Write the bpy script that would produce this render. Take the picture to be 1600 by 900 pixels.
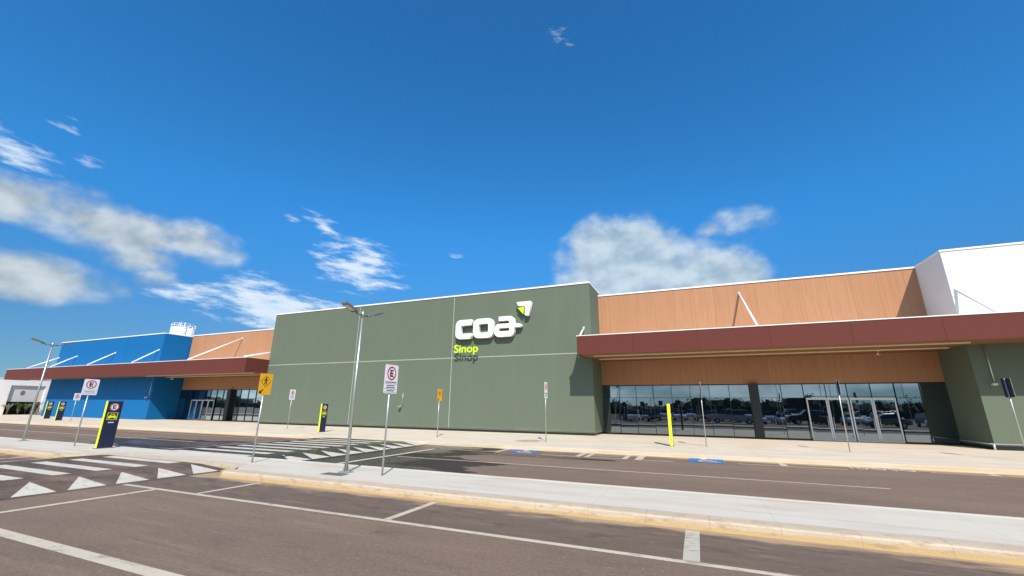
import bpy, bmesh, math, random
from mathutils import Vector, Matrix
random.seed(7)
for o in list(bpy.data.objects): bpy.data.objects.remove(o)
S = bpy.context.scene
COL = S.collection
R = math.radians

# ------------------------------------------------------------------ camera
PIT, YAW, ROL = R(15.789), R(-23.109), R(0.584)
fw = Vector((math.sin(YAW)*math.cos(PIT), math.cos(YAW)*math.cos(PIT), math.sin(PIT)))
rr = Vector((math.cos(YAW), -math.sin(YAW), 0)); uu = rr.cross(fw)
r2 = rr*math.cos(ROL) + uu*math.sin(ROL); u2 = r2.cross(fw)
cd = bpy.data.cameras.new('camera'); cam = bpy.data.objects.new('camera', cd); COL.objects.link(cam)
cd.sensor_width = 36; cd.lens = 36*656.35/1600; cd.clip_start = .05; cd.clip_end = 5000
M4 = Matrix((r2, u2, -fw)).transposed().to_4x4(); M4.translation = Vector((0, 0, 1.9))
cam.matrix_world = M4
S.camera = cam

# ------------------------------------------------------------------ sun, exposure
SUN_EL = R(44)
sh = Vector((-0.45, 0.893, 0)).normalized()           # horizontal way the shadows run
sdir = Vector((sh.x*math.cos(SUN_EL), sh.y*math.cos(SUN_EL), -math.sin(SUN_EL)))
sl = bpy.data.lights.new('sun', 'SUN'); sl.energy = 4.9; sl.angle = R(.53); sl.color = (1, .905, .79)
so = bpy.data.objects.new('sun', sl); COL.objects.link(so)
so.rotation_euler = sdir.to_track_quat('-Z', 'Y').to_euler()
so.location = (20, -30, 60)
vs = S.view_settings
vs.view_transform = 'Standard'; vs.look = 'None'; vs.gamma = 1; vs.use_curve_mapping = False
vs.exposure = 0.17

# ------------------------------------------------------------------ world: sky and clouds
W = bpy.data.worlds.new('World'); S.world = W; W.use_nodes = True
nt = W.node_tree; nt.nodes.clear()
class NB:
    """small node-building helper"""
    def __init__(s, nt): s.t = nt; s.n = nt.nodes; s.l = nt.links
    def new(s, t, **k):
        n = s.n.new(t)
        for a, b in k.items(): setattr(n, a, b)
        return n
    def put(s, sock, v):
        if hasattr(v, 'is_output'): s.l.new(v, sock)
        elif v is not None: sock.default_value = v
    def math(s, op, a, b=None, c=None, clamp=False):
        n = s.new('ShaderNodeMath', operation=op, use_clamp=clamp)
        s.put(n.inputs[0], a); s.put(n.inputs[1], b)
        if c is not None: s.put(n.inputs[2], c)
        return n.outputs[0]
    def ramp(s, v, a, b, lo=0., hi=1.):
        n = s.new('ShaderNodeMapRange', interpolation_type='SMOOTHSTEP')
        s.put(n.inputs['Value'], v); n.inputs['From Min'].default_value = a; n.inputs['From Max'].default_value = b
        n.inputs['To Min'].default_value = lo; n.inputs['To Max'].default_value = hi
        return n.outputs[0]
    def mix(s, f, a, b, typ='MIX'):
        n = s.new('ShaderNodeMix', data_type='RGBA', blend_type=typ)
        s.put(n.inputs[0], f)
        s.put(n.inputs[6], a if hasattr(a, 'is_output') else (*a, 1)); s.put(n.inputs[7], b if hasattr(b, 'is_output') else (*b, 1))
        return n.outputs[2]
    def noise(s, vec, scale, detail=4, rough=.5, dist=0, out=0):
        n = s.new('ShaderNodeTexNoise'); s.put(n.inputs['Vector'], vec)
        n.inputs['Scale'].default_value = scale; n.inputs['Detail'].default_value = detail
        n.inputs['Roughness'].default_value = rough; n.inputs['Distortion'].default_value = dist
        return n.outputs[out]
    def vec(s, x=0., y=0., z=0.):
        n = s.new('ShaderNodeCombineXYZ')
        for i, v in enumerate((x, y, z)): s.put(n.inputs[i], v)
        return n.outputs[0]
    def sep(s, v):
        n = s.new('ShaderNodeSeparateXYZ'); s.l.new(v, n.inputs[0]); return n.outputs
    def scale(s, v, k):
        n = s.new('ShaderNodeMapping'); s.l.new(v, n.inputs[0]); n.inputs['Scale'].default_value = k; return n.outputs[0]
w = NB(nt)
sky = w.new('ShaderNodeTexSky', sky_type='NISHITA', sun_disc=False)
sky.sun_elevation = SUN_EL; sky.sun_rotation = math.atan2(-sh.x, -sh.y)
sky.altitude = 300; sky.air_density = 1.0; sky.dust_density = .35; sky.ozone_density = 2.2
hs = w.new('ShaderNodeHueSaturation'); hs.inputs['Saturation'].default_value = 1.0; hs.inputs['Value'].default_value = 1.0
w.l.new(sky.outputs[0], hs.inputs['Color'])
tc = w.new('ShaderNodeTexCoord').outputs['Generated']
dx, dy, dz = w.sep(tc)
az = w.math('MULTIPLY', w.math('ARCTAN2', dx, dy), 180/math.pi)
el = w.math('MULTIPLY', w.math('ARCSINE', dz), 180/math.pi)
uv = w.vec(az, el, 0.)
warp = w.noise(w.scale(uv, (.10, .16, 1)), 1.0, 5, .6, 0, 1)
wx, wy, wz = w.sep(warp)
def blobs(lst, jx, jy):
    a = w.math('ADD', az, w.math('MULTIPLY', w.math('SUBTRACT', wx, .5), jx))
    e = w.math('ADD', el, w.math('MULTIPLY', w.math('SUBTRACT', wy, .5), jy))
    acc = None
    for (a0, e0, ra, re, rot, amp) in lst:
        da = w.math('SUBTRACT', a, a0); de = w.math('SUBTRACT', e, e0)
        c, s_ = math.cos(R(rot)), math.sin(R(rot))
        p = w.math('MULTIPLY', w.math('ADD', w.math('MULTIPLY', da, c), w.math('MULTIPLY', de, s_)), 1/ra)
        q = w.math('MULTIPLY', w.math('SUBTRACT', w.math('MULTIPLY', de, c), w.math('MULTIPLY', da, s_)), 1/re)
        d = w.math('SQRT', w.math('ADD', w.math('MULTIPLY', p, p), w.math('MULTIPLY', q, q)))
        m = w.math('MULTIPLY', w.math('SUBTRACT', 1.0, d, clamp=True), amp)
        acc = m if acc is None else w.math('MAXIMUM', acc, m)
    return acc
puffy = blobs([(-6.0, 16.6, 14, 7.5, -8, 1.2), (-10, 20.5, 6.5, 6.0, 0, 1.1), (-4.5, 19.5, 7, 6, -10, 1.1), (3, 16.0, 9, 5.5, -18, 1.1), (7.6, 21.7, 5.0, 2.8, 0, .42), (3.8, 21.2, 4, 1.7, 0, .36)], 3.5, 3)
puffy = w.math('MAXIMUM', puffy, blobs([(-69.5, 16.9, 9.5, 3.3, -7, .80), (-61.5, 16.9, 5.5, 3.0, 0, .75), (-78, 17.6, 9, 2.8, -6, .80), (-66, 14.4, 5, 2.2, 10, .5),
               (-75, 10.9, 9.5, 3.1, -5, .95), (-90, 11.5, 14, 4, 0, .9), (-90, 18, 9, 3, 0, .8), (-64.5, 12.4, 3, 2, 0, .45)], 4, 2.2))
wispy = blobs([(-77, 21.4, 6.0, 2.4, -14, 1.0), (-80, 23.4, 6, 1.6, -8, .9), (-74.3, 25, 2, 1, 0, .7), (-72, 22.5, 2, 1, 0, .8), (-44, 17.2, 8, 5.0, -16, 1.15), (-43, 19.8, 6, 2.5, -20, .95), (-49, 22, 5, 1.8, -25, .9), (-53, 11.2, 14, 3.8, -4, 1.35),
               (-56, 13.8, 5, 2, 0, 1.1), (-62, 11.4, 5, 2, 0, 1.0), (-15.5, 46.5, 4.2, 3.0, 30, .50), (-31, 19.5, 2.5, 1.2, 0, .5), (-53, 22, 2, 1, 0, .5)], 4, 2.4)
n1 = w.noise(w.scale(uv, (.19, .24, 1)), 1.0, 8, .54)
n1u = w.noise(w.scale(w.vec(w.math('ADD', az, .8), w.math('ADD', el, 1.3), 0.), (.19, .24, 1)), 1.0, 3, .5)
n2 = w.noise(w.scale(w.vec(w.math('ADD', az, w.math('MULTIPLY', el, .9)), w.math('SUBTRACT', el, w.math('MULTIPLY', az, .0)), 0.), (.26, .95, 1)), 1.0, 9, .64)
pd = w.math('MULTIPLY', w.ramp(w.math('ADD', puffy, w.math('MULTIPLY', w.math('SUBTRACT', n1, .5), 1.25)), .02, .60), w.ramp(puffy, 0, .2))
wd = w.math('MULTIPLY', w.ramp(w.math('ADD', wispy, w.math('MULTIPLY', w.math('SUBTRACT', n2, .5), 2.6)), .34, 1.15), w.ramp(wispy, .02, .35))
# broken overcast behind the viewer, which the glass mirrors
back = w.math('MULTIPLY', w.ramp(dy, -.1, -.45), w.ramp(el, 55, 12))
n3 = w.noise(w.scale(tc, (3, 3, 9)), 1.3, 8, .6)
bd = w.math('MULTIPLY', back, w.ramp(n3, .30, .62))
shade = w.noise(w.scale(uv, (.11, .30, 1)), 1.3, 6, .55)
lit = w.math('ADD', w.math('SUBTRACT', n1, n1u), w.math('MULTIPLY', w.math('SUBTRACT', shade, .5), .55))
rightc = w.ramp(az, -45, -25)
ccol = w.mix(w.ramp(lit, -.24, .24), w.mix(rightc, (.36, .42, .45), (.36, .46, .54)), w.mix(rightc, (.64, .70, .72), (.62, .72, .78)))
wcol = w.mix(w.ramp(n2, .3, .7), (.62, .76, .9), (.84, .9, .95))
tint = w.mix(w.ramp(el, 3, 26), (.030, .053, .076), (.030, .116, .172))
base = w.new('ShaderNodeVectorMath', operation='MULTIPLY'); w.l.new(hs.outputs[0], base.inputs[0]); w.l.new(tint, base.inputs[1])
c1 = w.mix(w.math('MULTIPLY', wd, .78), base.outputs[0], wcol)
c2 = w.mix(w.math('MULTIPLY', pd, .86), c1, ccol)
c3 = w.mix(w.math('MULTIPLY', bd, .8), c2, w.mix(w.ramp(w.noise(w.scale(tc, (4, 4, 12)), 1.5, 6, .55), .35, .65), (.58, .72, .78), (1.30, 1.44, 1.50)))
bg = w.new('ShaderNodeBackground'); w.l.new(c3, bg.inputs[0]); bg.inputs[1].default_value = 1.0
wo = w.new('ShaderNodeOutputWorld'); w.l.new(bg.outputs[0], wo.inputs[0])

# ------------------------------------------------------------------ materials
def mat(name, col, rough=.6, metal=0, var=.12, vs_=1.5, fine=.06, fs=40, bump=0, bs=60, stretch=(1, 1, 1), extra=None, emis=None, spec=None):
    m = bpy.data.materials.new(name); m.use_nodes = True
    t = NB(m.node_tree); b = t.n['Principled BSDF']
    pos = t.new('ShaderNodeNewGeometry').outputs['Position']
    p = t.scale(pos, stretch)
    a = t.noise(p, vs_, 5, .55); f = t.noise(p, fs, 3, .6)
    k = t.math('ADD', 1 - var/2*1.0 - fine/2, t.math('ADD', t.math('MULTIPLY', a, var), t.math('MULTIPLY', f, fine)))
    v = t.new('ShaderNodeVectorMath', operation='SCALE'); v.inputs[0].default_value = col; t.l.new(k, v.inputs['Scale'])
    c = v.outputs[0]
    if extra: c = extra(t, pos, c, b)
    t.l.new(c, b.inputs['Base Color'])
    b.inputs['Roughness'].default_value = rough; b.inputs['Metallic'].default_value = metal
    if spec is not None: b.inputs['Specular IOR Level'].default_value = spec
    if bump:
        n = t.new('ShaderNodeBump'); n.inputs['Strength'].default_value = bump; n.inputs['Distance'].default_value = .02
        t.l.new(t.noise(pos, bs, 4, .6), n.inputs['Height']); t.l.new(n.outputs[0], b.inputs['Normal'])
    if emis: b.inputs['Emission Color'].default_value = (*emis[0], 1); b.inputs['Emission Strength'].default_value = emis[1]
    return m

def band(t, v, a, b, s=.1):      # 1 inside a..b with soft ends
    return t.math('MULTIPLY', t.ramp(v, a-s, a+s), t.ramp(v, b+s, b-s))
def ell(t, x, y, cx, cy, rx, ry):
    p = t.math('MULTIPLY', t.math('SUBTRACT', x, cx), 1/rx); q = t.math('MULTIPLY', t.math('SUBTRACT', y, cy), 1/ry)
    return t.math('SUBTRACT', 1., t.math('SQRT', t.math('ADD', t.math('MULTIPLY', p, p), t.math('MULTIPLY', q, q))))

def asphalt_extra(t, pos, c, b, soil=1.):
    x, y, z = t.sep(pos)
    big = t.noise(t.scale(pos, (.10, .45, 1)), 1, 5, .6)
    c = t.mix(t.ramp(big, .42, .68), c, (.225, .160, .112))
    mid = t.noise(t.scale(pos, (.8, 2.2, 1)), 1, 7, .68)
    c = t.mix(t.math('MULTIPLY', t.ramp(mid, .5, .72), .28), c, (.075, .062, .055))
    stk = t.noise(t.scale(pos, (.22, 3.2, 1)), 1, 7, .7)
    c = t.mix(t.math('MULTIPLY', t.ramp(stk, .52, .70), .45), c, (.30, .222, .155))
    c = t.mix(t.math('MULTIPLY', t.ramp(t.noise(t.scale(pos, (.4, 1.6, 1)), 1.7, 8, .75), .54, .70), .35), c, (.10, .078, .064))
    # aggregate grains
    vo = t.new('ShaderNodeTexVoronoi'); t.l.new(pos, vo.inputs['Vector']); vo.inputs['Scale'].default_value = 55
    g = t.math('MULTIPLY', t.ramp(vo.outputs['Color'], .55, .95), .34)
    c = t.mix(g, c, (.27, .23, .20))
    gr = t.noise(pos, 18, 6, .8)
    c = t.mix(t.math('MULTIPLY', t.ramp(gr, .50, .66), .38), c, (.085, .062, .048))
    c = t.mix(t.math('MULTIPLY', t.ramp(gr, .50, .34), .22), c, (.34, .27, .21))
    oil = t.noise(t.scale(pos, (1.0, 1.6, 1)), .9, 3, .5)
    c = t.mix(t.math('MULTIPLY', t.ramp(oil, .69, .76), .35), c, (.07, .052, .042))
    # scattered pale specks
    sp = t.noise(pos, 7, 2, .5); sp2 = t.noise(pos, 28, 2, .5)
    c = t.mix(t.math('MULTIPLY', t.math('MULTIPLY', t.ramp(sp, .66, .72), t.ramp(sp2, .5, .62)), .55), c, (.36, .30, .25))
    # washed-out soil along the kerbs
    n = t.noise(t.scale(pos, (.7, 2.5, 1)), 1, 7, .65)
    d1 = t.math('MULTIPLY', band(t, y, 6.95, 8.4, .8), t.ramp(n, .50, .66))
    c = t.mix(t.math('MULTIPLY', d1, .65*soil), c, (.30, .22, .16))
    d1b = t.math('MULTIPLY', band(t, y, 6.7, 8.1, .3), t.ramp(t.noise(t.scale(pos, (1.1, 2.6, 1)), 1.3, 5, .6), .52, .66))
    c = t.mix(t.math('MULTIPLY', d1b, .55), c, (.075, .055, .043))
    c = t.mix(t.math('MULTIPLY', band(t, t.math('ADD', y, t.math('MULTIPLY', t.math('SUBTRACT', n, .5), .5)), 6.6, 8.2, .12), .5*soil), c, (.105, .080, .064))
    c = t.mix(t.math('MULTIPLY', t.math('MULTIPLY', band(t, y, 6.75, 8.1, .2), t.ramp(t.noise(t.scale(pos, (.9, 5, 1)), 1.2, 7, .7), .56, .66)), .5*soil), c, (.30, .215, .145))
    e = t.math('ADD', y, t.math('MULTIPLY', t.math('SUBTRACT', n, .5), 1.3))
    d2 = band(t, e, 8.02, 8.7, .14)
    c = t.mix(t.math('MULTIPLY', d2, .8*soil), c, (.44, .31, .19))
    d3 = band(t, e, 18.9, 19.6, .16)
    c = t.mix(t.math('MULTIPLY', d3, .7*soil), c, (.50, .36, .20))
    # wet patches
    wn = t.noise(t.scale(pos, (.35, .8, 1)), 1.0, 6, .6)
    wv = None
    for q in [(-14, 13.2, 7.3, 3.2), (-14.5, 17.0, 6.5, 3.4), (-11.5, 18.5, 3.2, 1.3), (-9.6, 11.6, 3.5, 1.4), (-24.5, 14.0, 5.2, 1.9), (-20.5, 15.0, 5, 1.2), (-6.8, 16.95, 3.6, .32), (-24, 11.7, 3.5, .6)]:
        m = ell(t, x, y, *q); wv = m if wv is None else t.math('MAXIMUM', wv, m)
    wet = t.ramp(t.math('ADD', wv, t.math('MULTIPLY', t.math('SUBTRACT', wn, .5), 1.3)), -.02, .04)
    c = t.mix(t.math('MULTIPLY', wet, .90), c, (.030, .024, .020))
    pud = t.ramp(t.math('ADD', wv, t.math('MULTIPLY', t.math('SUBTRACT', wn, .5), .9)), .28, .45)
    ro = t.math('SUBTRACT', .88, t.math('ADD', t.math('MULTIPLY', wet, .30), t.math('MULTIPLY', pud, .42)))
    t.l.new(ro, b.inputs['Roughness'])
    b.inputs['Specular IOR Level'].default_value = .22
    for l in list(b.inputs['Base Color'].links): pass
    return c
M = {}
M['asphalt'] = mat('asphalt', (.190, .134, .094), .9, bump=.45, bs=55, var=.35, vs_=.5, fine=.25, fs=90, extra=asphalt_extra)
bpy.data.materials['asphalt'].node_tree.nodes['Principled BSDF'].inputs['Roughness'].default_value = .88
def paint_extra(dirt, amt=.5, sc=3.):
    def f(t, pos, c, b):
        n = t.noise(t.scale(pos, (1, 1.6, 1)), sc, 8, .72)
        c = t.mix(t.math('MULTIPLY', t.ramp(n, .50, .68), amt), c, dirt)
        n2 = t.noise(pos, 30, 4, .7)
        return t.mix(t.math('MULTIPLY', t.ramp(n2, .58, .70), amt*.8), c, dirt)
    return f
M['line_paint'] = mat('road_paint', (.56, .485, .365), .7, var=.3, extra=paint_extra((.26, .195, .14), .7))
M['cross_paint'] = mat('crossing_paint', (.60, .555, .46), .7, var=.3, extra=paint_extra((.26, .20, .15), .6))
M['worn_paint'] = mat('worn_paint', (.50, .455, .36), .7, var=.3, extra=paint_extra((.20, .16, .13), .85, 5.))
M['faint_paint'] = mat('faint_paint', (.34, .29, .25), .7, var=.3, extra=paint_extra((.15, .12, .10), .9, 5.))
M['blue_paint'] = mat('blue_road_paint', (.028, .16, .42), .6, extra=paint_extra((.10, .15, .22), .35))
def slab(jx, jy, dirt, amt):
    def f(t, pos, c, b):
        x, y, z = t.sep(pos)
        n = t.noise(t.scale(pos, (.35, 1.3, 1)), 1, 7, .62)
        c = t.mix(t.math('MULTIPLY', t.ramp(n, .46, .66), amt), c, dirt)
        c = t.mix(t.math('MULTIPLY', t.ramp(t.math('ADD', ell(t, x, y, -8.5, 22.4, .75, .9), t.math('MULTIPLY', t.math('SUBTRACT', t.noise(pos, 3, 4, .6), .5), .5)), 0, .12), .55), c, (.22, .16, .11))
        st = t.noise(t.scale(pos, (.25, 5, 1)), 1, 6, .7)
        c = t.mix(t.math('MULTIPLY', t.ramp(st, .52, .68), .45), c, (.38, .32, .25))
        for v, j in ((x, jx), (y, jy)):
            if not j: continue
            fr = t.math('FRACT', t.math('MULTIPLY', t.math('ADD', v, 500.), 1/j))
            ln = t.math('LESS_THAN', fr, .010/j)
            c = t.mix(t.math('MULTIPLY', ln, .35), c, (.20, .17, .14))
        return c
    return f
M['sidewalk'] = mat('sidewalk_concrete', (.66, .58, .45), .85, var=.3, vs_=.6, bump=.25, bs=30, extra=slab(2.0, 2.3, (.56, .45, .33), .55))
M['median'] = mat('median_concrete', (.59, .545, .455), .85, var=.14, vs_=.8, bump=.2, bs=40, extra=slab(3.0, 0, (.52, .41, .30), .5))
def kerb_extra(t, pos, c, b):
    x, y, z = t.sep(pos)
    n = t.noise(t.scale(pos, (.6, 3, 6)), 1, 8, .7)
    c = t.mix(t.ramp(n, .40, .66), c, (.56, .47, .34))
    low = t.ramp(t.math('ADD', z, t.math('MULTIPLY', t.math('SUBTRACT', n, .5), .16)), .085, .045)
    c = t.mix(t.math('MULTIPLY', low, .75), c, (.50, .35, .13))
    c = t.mix(t.math('MULTIPLY', t.ramp(t.noise(t.scale(pos, (2.5, 5, 9)), 1.4, 5, .7), .53, .66), .6), c, (.36, .23, .14))
    fr = t.math('FRACT', t.math('MULTIPLY', t.math('ADD', x, 500.), 1.0))
    return t.mix(t.math('MULTIPLY', t.math('LESS_THAN', fr, .012), .5), c, (.30, .22, .15))
M['kerb'] = mat('kerb_concrete', (.50, .41, .30), .9, var=.2, bump=.5, bs=25, extra=kerb_extra)
def farkerb(t, pos, c, b):
    n = t.noise(t.scale(pos, (.4, 3, 3)), 1, 7, .65)
    return t.mix(t.math('MULTIPLY', t.ramp(n, .45, .62), .6), c, (.58, .42, .20))
M['kerb_far'] = mat('pale_kerb_concrete', (.62, .54, .42), .9, extra=farkerb)
M['soil'] = mat('soil', (.20, .12, .07), .95, var=.5, vs_=.05)

def wall_extra(t, pos, c, b):    # light rain streaks and a splashed foot
    x, y, z = t.sep(pos)
    s1 = t.noise(t.scale(pos, (1.1, 1.1, .12)), 1, 5, .6)
    c = t.mix(t.math('MULTIPLY', t.ramp(s1, .50, .80), .045), c, (.30, .31, .27))
    n = t.noise(pos, 1.3, 5, .6)
    lo = t.ramp(t.math('ADD', z, t.math('MULTIPLY', n, .5)), .85, .35)
    return t.mix(t.math('MULTIPLY', lo, .30), c, (.34, .33, .26))
M['green_wall'] = mat('green_wall_paint', (.120, .151, .109), .85, spec=.25, var=.10, vs_=.35, fine=.06, fs=12, bump=.08, bs=8, extra=wall_extra)
def corr(t, pos, c, b):          # pressed steel cladding ribs
    x, y, z = t.sep(pos)
    fr = t.math('FRACT', t.math('MULTIPLY', t.math('ADD', z, 50.), 4.0))
    bn = t.math('ABSOLUTE', t.math('SUBTRACT', fr, .5))
    n = t.new('ShaderNodeBump'); n.inputs['Strength'].default_value = .35; n.inputs['Distance'].default_value = .02
    t.l.new(bn, n.inputs['Height']); t.l.new(n.outputs[0], b.inputs['Normal'])
    return c
M['joint'] = mat('sealant_joint', (.36, .38, .32), .8)
M['blue_wall'] = mat('blue_wall_paint', (.004, .128, .345), .8, spec=.2, var=.08, vs_=.4, extra=corr)
def panel(t, pos, c, b):
    x, y, z = t.sep(pos)
    for v, j in ((x, 2.4), (z, 1.2)):
        fr = t.math('FRACT', t.math('MULTIPLY', t.math('ADD', v, 500.), 1/j))
        c = t.mix(t.math('MULTIPLY', t.math('LESS_THAN', fr, .02/j), .30), c, (.35, .35, .34))
    st = t.noise(t.scale(pos, (1.6, 1.6, .15)), 1, 5, .6)
    return t.mix(t.math('MULTIPLY', t.ramp(st, .5, .75), .14), c, (.45, .42, .37))
M['white_wall'] = mat('white_wall_paint', (.72, .70, .66), .75, var=.06, spec=.2, extra=panel)
M['plain_white'] = mat('plain_white_render', (.84, .82, .79), .8, var=.05)
M['white_metal'] = mat('white_metal', (.80, .80, .78), .45, var=.05)
M['pale_grey'] = mat('pale_grey_panel', (.60, .60, .60), .7)
M['grey_wall'] = mat('grey_wall_paint', (.42, .43, .44), .7, var=.08)
def wood(dk):
    def f(t, pos, c, b):
        x, y, z = t.sep(pos)
        sx = t.math('ADD', x, t.math('MULTIPLY', y, .37))
        g = t.noise(t.vec(t.math('MULTIPLY', sx, 6.), 0., t.math('MULTIPLY', z, .25)), 1, 7, .65)
        c = t.mix(t.math('MULTIPLY', t.ramp(g, .40, .68), .50), c, dk)
        # a tone of its own for every board
        cell = t.math('FLOOR', t.math('MULTIPLY', t.math('ADD', x, 500.), 1/1.3))
        wn = t.new('ShaderNodeTexWhiteNoise', noise_dimensions='1D'); t.l.new(cell, wn.inputs['W'])
        c = t.mix(t.math('MULTIPLY', wn.outputs[0], .25), c, dk)
        fr = t.math('FRACT', t.math('MULTIPLY', t.math('ADD', x, 500.), 1/1.3))
        c = t.mix(t.math('MULTIPLY', t.math('LESS_THAN', fr, .015), .55), c, (.12, .06, .035))
        f2 = t.math('FRACT', t.math('MULTIPLY', t.math('ADD', x, 500.), 1/.13))
        return t.mix(t.math('MULTIPLY', t.math('LESS_THAN', f2, .14), .28), c, (.16, .07, .04))
    return f
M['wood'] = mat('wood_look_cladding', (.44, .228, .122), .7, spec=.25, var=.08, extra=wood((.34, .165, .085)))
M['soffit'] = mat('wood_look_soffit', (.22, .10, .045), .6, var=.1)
def joints(t, pos, c, b):
    x, y, z = t.sep(pos)
    fr = t.math('FRACT', t.math('MULTIPLY', t.math('ADD', x, 500.), 1/3.6))
    return t.mix(t.math('MULTIPLY', t.math('LESS_THAN', fr, .007), .75), c, (.05, .015, .012))
M['fascia'] = mat('maroon_fascia', (.125, .036, .028), .65, spec=.15, var=.08, vs_=.5, extra=joints)
M['galv'] = mat('galvanised_steel', (.50, .52, .50), .42, .75, var=.25, vs_=3)
M['grey_steel'] = mat('grey_lamp_steel', (.20, .21, .21), .5, .5)
M['black_frame'] = mat('black_aluminium', (.012, .013, .016), .35)
M['alu'] = mat('silver_aluminium', (.62, .63, .64), .38, .35)
M['dark_back'] = mat('dark_sign_back', (.012, .013, .016), .55)
M['sign_white'] = mat('sign_white', (.80, .80, .82), .5, var=.04)
M['sign_yellow'] = mat('sign_yellow', (.82, .42, .008), .5, var=.06)
M['ink'] = mat('black_ink', (.012, .012, .014), .6)
M['red'] = mat('sign_red', (.60, .02, .04), .5)
M['grey_ink'] = mat('grey_ink', (.17, .17, .18), .6)
M['navy'] = mat('dark_navy_panel', (.012, .018, .050), .35)
M['lime'] = mat('lime_yellow_panel', (.78, .86, .02), .45)
M['lime_glow'] = mat('lime_letter', (.60, .88, .01), .4)
M['tank'] = mat('white_tank', (.78, .80, .80), .5)
M['lens'] = mat('lamp_lens', (.85, .78, .62), .15)
M['tyre'] = mat('tyre_rubber', (.02, .02, .02), .8)
M['leaf'] = mat('leaf_green', (.045, .085, .025), .6, var=.8, vs_=.6)
M['frond'] = mat('pale_frond', (.20, .24, .13), .6, var=.4)
M['dark_leaf'] = mat('dark_leaf', (.020, .040, .014), .8, var=.6)
M['bark'] = mat('bark', (.16, .12, .08), .9)
M['car_glass'] = mat('car_glass', (.01, .012, .015), .08)
M['strip'] = mat('pale_slot_trim', (.85, .70, .45), .5)
M['tan'] = mat('tan_shoe', (.3, .2, .1), .7)
m = bpy.data.materials.new('mirror_glass'); m.use_nodes = True
t = NB(m.node_tree); t.n.clear()
g = t.new('ShaderNodeBsdfGlossy'); g.inputs['Color'].default_value = (.50, .60, .66, 1); g.inputs['Roughness'].default_value = .012
d = t.new('ShaderNodeBsdfDiffuse'); d.inputs['Color'].default_value = (.006, .008, .012, 1)
mx = t.new('ShaderNodeMixShader'); fr = t.new('ShaderNodeFresnel'); fr.inputs[0].default_value = 1.5
t.l.new(t.math('ADD', t.math('MULTIPLY', fr.outputs[0], .6), .40, clamp=True), mx.inputs[0])
pos = t.new('ShaderNodeNewGeometry').outputs['Position']
bp = t.new('ShaderNodeBump'); bp.inputs['Strength'].default_value = .05; bp.inputs['Distance'].default_value = .012
t.l.new(t.noise(pos, 1.1, 2, .4), bp.inputs['Height']); t.l.new(bp.outputs[0], g.inputs['Normal'])
t.l.new(d.outputs[0], mx.inputs[1]); t.l.new(g.outputs[0], mx.inputs[2])
t.l.new(mx.outputs[0], t.new('ShaderNodeOutputMaterial').inputs[0]); M['glass'] = m

# ------------------------------------------------------------------ mesh helpers
class MB:
    def __init__(s): s.bm = bmesh.new()
    def box(s, x0, x1, y0, y1, z0, z1, bev=0):
        vs_ = [s.bm.verts.new((x, y, z)) for x in (x0, x1) for y in (y0, y1) for z in (z0, z1)]
        f = [s.bm.faces.new([vs_[i] for i in q]) for q in ((0, 1, 3, 2), (4, 6, 7, 5), (0, 4, 5, 1), (2, 3, 7, 6), (0, 2, 6, 4), (1, 5, 7, 3))]
        if bev:
            es = list({e for q in f for e in q.edges})
            bmesh.ops.bevel(s.bm, geom=es, offset=bev, segments=2, affect='EDGES', profile=.5)
        return s
    def tube(s, a, b, r0, r1=None, n=12, caps=True):
        a, b = Vector(a), Vector(b); r1 = r0 if r1 is None else r1
        d = (b-a).normalized(); q = d.orthogonal().normalized(); p = d.cross(q)
        A = [s.bm.verts.new(a+(q*math.cos(k)+p*math.sin(k))*r0) for k in [2*math.pi*i/n for i in range(n)]]
        B = [s.bm.verts.new(b+(q*math.cos(k)+p*math.sin(k))*r1) for k in [2*math.pi*i/n for i in range(n)]]
        for i in range(n):
            f = s.bm.faces.new([A[i], A[(i+1) % n], B[(i+1) % n], B[i]]); f.smooth = True
        if caps: s.bm.faces.new(A[::-1]); s.bm.faces.new(B)
        return s
    def path(s, pts, r, n=8):
        for a, b in zip(pts, pts[1:]): s.tube(a, b, r, n=n)
        return s
    def poly(s, pts): s.bm.faces.new([s.bm.verts.new(p) for p in pts]); return s
    def prism(s, pts, h):            # closed outline swept by vector h
        h = Vector(h); A = [s.bm.verts.new(p) for p in pts]; B = [s.bm.verts.new(Vector(p)+h) for p in pts]; n = len(pts)
        s.bm.faces.new(A[::-1]); s.bm.faces.new(B)
        for i in range(n): s.bm.faces.new([A[i], A[(i+1) % n], B[(i+1) % n], B[i]])
        return s
    def ring(s, c, r0, r1, y0, y1, n=36, arc=(0, 2*math.pi)):   # flat ring in the XZ plane
        full = abs(arc[1]-arc[0]-2*math.pi) < 1e-4; V = []
        for i in range(n if full else n+1):
            k = arc[0]+(arc[1]-arc[0])*i/n
            V.append([s.bm.verts.new((c[0]+r*math.cos(k), y, c[1]+r*math.sin(k))) for r, y in ((r0, y0), (r1, y0), (r1, y1), (r0, y1))])
        m_ = len(V)
        for i in range(m_ if full else m_-1):
            a, b = V[i], V[(i+1) % m_]
            for j in range(4): s.bm.faces.new([a[j], b[j], b[(j+1) % 4], a[(j+1) % 4]])
        return s
    def disc(s, c, r, y0, y1, n=32, rx=None):
        rx = rx or r
        return s.prism([(c[0]+rx*math.cos(2*math.pi*i/n), y0, c[1]+r*math.sin(2*math.pi*i/n)) for i in range(n)], (0, y1-y0, 0))
    def build(s, name, m_, parent=None, loc=None):
        bmesh.ops.recalc_face_normals(s.bm, faces=s.bm.faces)
        me = bpy.data.meshes.new(name); s.bm.to_mesh(me); s.bm.free(); me.materials.append(m_ if not isinstance(m_, str) else M[m_])
        o = bpy.data.objects.new(name, me); COL.objects.link(o)
        if parent: o.parent = parent
        if loc: o.location = loc
        return o
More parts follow.
